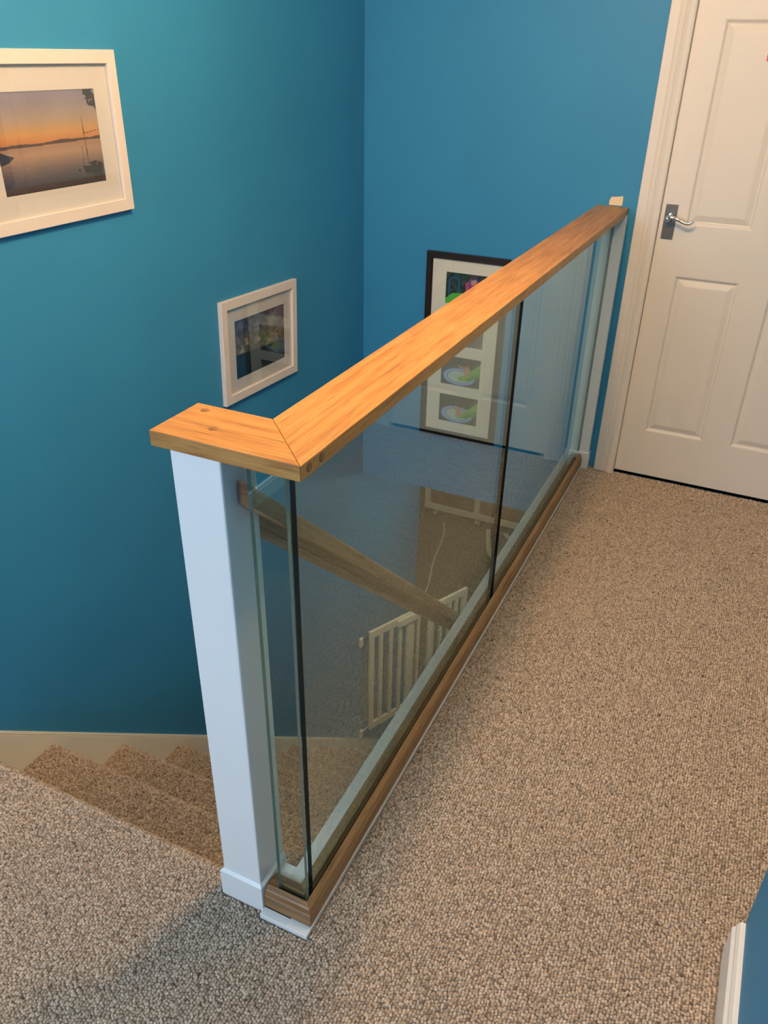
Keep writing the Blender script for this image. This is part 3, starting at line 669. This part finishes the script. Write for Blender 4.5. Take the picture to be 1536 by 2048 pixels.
# ------------------------------------------------------------------ carpet pile: loops scattered over every carpeted face
bm = bmesh.new(); bmesh.ops.create_icosphere(bm, subdivisions=2, radius=1.0)
for v in bm.verts: v.co.z *= 0.9
me = bpy.data.meshes.new('wool_loop'); bm.to_mesh(me); bm.free(); me.materials.append(PILE)
for p in me.polygons: p.use_smooth = True
loop_ob = bpy.data.objects.new('wool_loop', me)          # never linked: only the source of the pile's instances
PITCH = 0.0056
def pile_points(o, u, v, lu, lv):
    """grid of loops in rows along v, each a little out of line"""
    o, u, v = np.array(o, float), np.array(u, float), np.array(v, float)
    nu, nv = max(1, int(lu/PITCH)), max(1, int(lv/(PITCH*0.92)))
    I, J = np.meshgrid(np.arange(nu), np.arange(nv)); I = I.ravel(); J = J.ravel()
    a = (I+0.5+0.16*rng.standard_normal(I.size))*lu/nu; b = (J+0.5+0.5*(I % 2)+0.20*rng.standard_normal(I.size))*lv/nv
    b = np.clip(b, 0, lv); a = np.clip(a, 0, lu)
    return o+a[:, None]*u+b[:, None]*v
def pile(name, P, parent, label=None):
    P = (P)*S; me = bpy.data.meshes.new(name); me.vertices.add(len(P)); 
    wp = WORLD[parent]; me.vertices.foreach_set('co', (P-np.array(wp)).astype(np.float32).ravel())
    ob = bpy.data.objects.new(name, me); COL.objects.link(ob); ob.parent = parent; WORLD[ob] = wp.copy(); me.update()
    ob['kind'] = 'stuff'
    ng = bpy.data.node_groups.new(name, 'GeometryNodeTree')
    ng.interface.new_socket('Geometry', in_out='INPUT', socket_type='NodeSocketGeometry'); ng.interface.new_socket('Geometry', in_out='OUTPUT', socket_type='NodeSocketGeometry')
    N = ng.nodes; gi = N.new('NodeGroupInput'); go = N.new('NodeGroupOutput'); ip = N.new('GeometryNodeInstanceOnPoints'); oi = N.new('GeometryNodeObjectInfo')
    oi.inputs['Object'].default_value = loop_ob
    rs = N.new('FunctionNodeRandomValue'); rs.data_type = 'FLOAT_VECTOR'; k = PITCH*S
    rs.inputs[0].default_value = (k*0.45, k*0.46, k*0.38); rs.inputs[1].default_value = (k*0.57, k*0.67, k*0.90)
    rr = N.new('FunctionNodeRandomValue'); rr.data_type = 'FLOAT_VECTOR'; rr.inputs[0].default_value = (-0.45, -0.45, -0.5); rr.inputs[1].default_value = (0.45, 0.45, 0.5)
    ng.links.new(gi.outputs[0], ip.inputs['Points']); ng.links.new(oi.outputs['Geometry'], ip.inputs['Instance'])
    ng.links.new(rs.outputs[0], ip.inputs['Scale']); ng.links.new(rr.outputs[0], ip.inputs['Rotation']); ng.links.new(ip.outputs[0], go.inputs[0])
    md = ob.modifiers.new('loops', 'NODES'); md.node_group = ng
    if label: ob['label'] = label
    return ob
X, Y, Z = (1, 0, 0), (0, 1, 0), (0, 0, 1)
land = np.concatenate([pile_points((-A_+0.013, -0.90, 0.0), X, Y, 0.7667-0.012, 0.90+Y0-0.012),
                       pile_points((-0.207, -0.90, 0.0), X, Y, 0.86, 0.896-0.014),
                       pile_points((-0.207, -0.018, 0.0), X, Y, 0.88, 0.017),
                       pile_points((-0.0155, -0.001, 0.0), X, Y, 0.672, 0.30),
                       pile_points((-0.0155, 0.299, 0.0), X, Y, 0.877, L-0.30-0.001)])
keep = ~((land[:, 0] > 0.655) & (land[:, 1] < 0.297)) & ~((land[:, 0] < -0.113) & (land[:, 1] > -0.003) & (land[:, 0] > -0.21)) & ~((land[:, 0] < -0.014) & (land[:, 0] > -0.122) & (land[:, 1] > -0.0165))
keep &= ~((land[:, 1] > L-0.022) & (land[:, 0] > 0.022) & (land[:, 0] < 0.102))
land = land[keep]
inT = (land[:, 1] > L-0.001)
# round nosing and the riser below it
def nosing(x0, x1, yn, zt):
    pts = []
    r = 0.016
    for t in np.linspace(math.radians(80), 0, 6): pts.append(pile_points((x0, yn-r+r*math.cos(t), zt-r+r*math.sin(t)), X, Y, x1-x0, 0.0001))
    return np.concatenate(pts)
land = np.concatenate([land, nosing(-A_+0.013, -0.207, Y0, 0.0)])
pile('carpet_pile', land, fl, 'beige wool loops of the landing carpet')
st_pts = []
for k in range(1, 13):
    yn = Y0+k*G; st_pts.append(pile_points((XL+0.001, yn-G-0.012, -k*RS), X, Y, XR-XL-0.002, G-0.002)); st_pts.append(nosing(XL+0.001, XR-0.001, yn, -k*RS))
pile('carpet_pile', np.concatenate(st_pts), stairs, 'beige wool loops of the stair carpet')
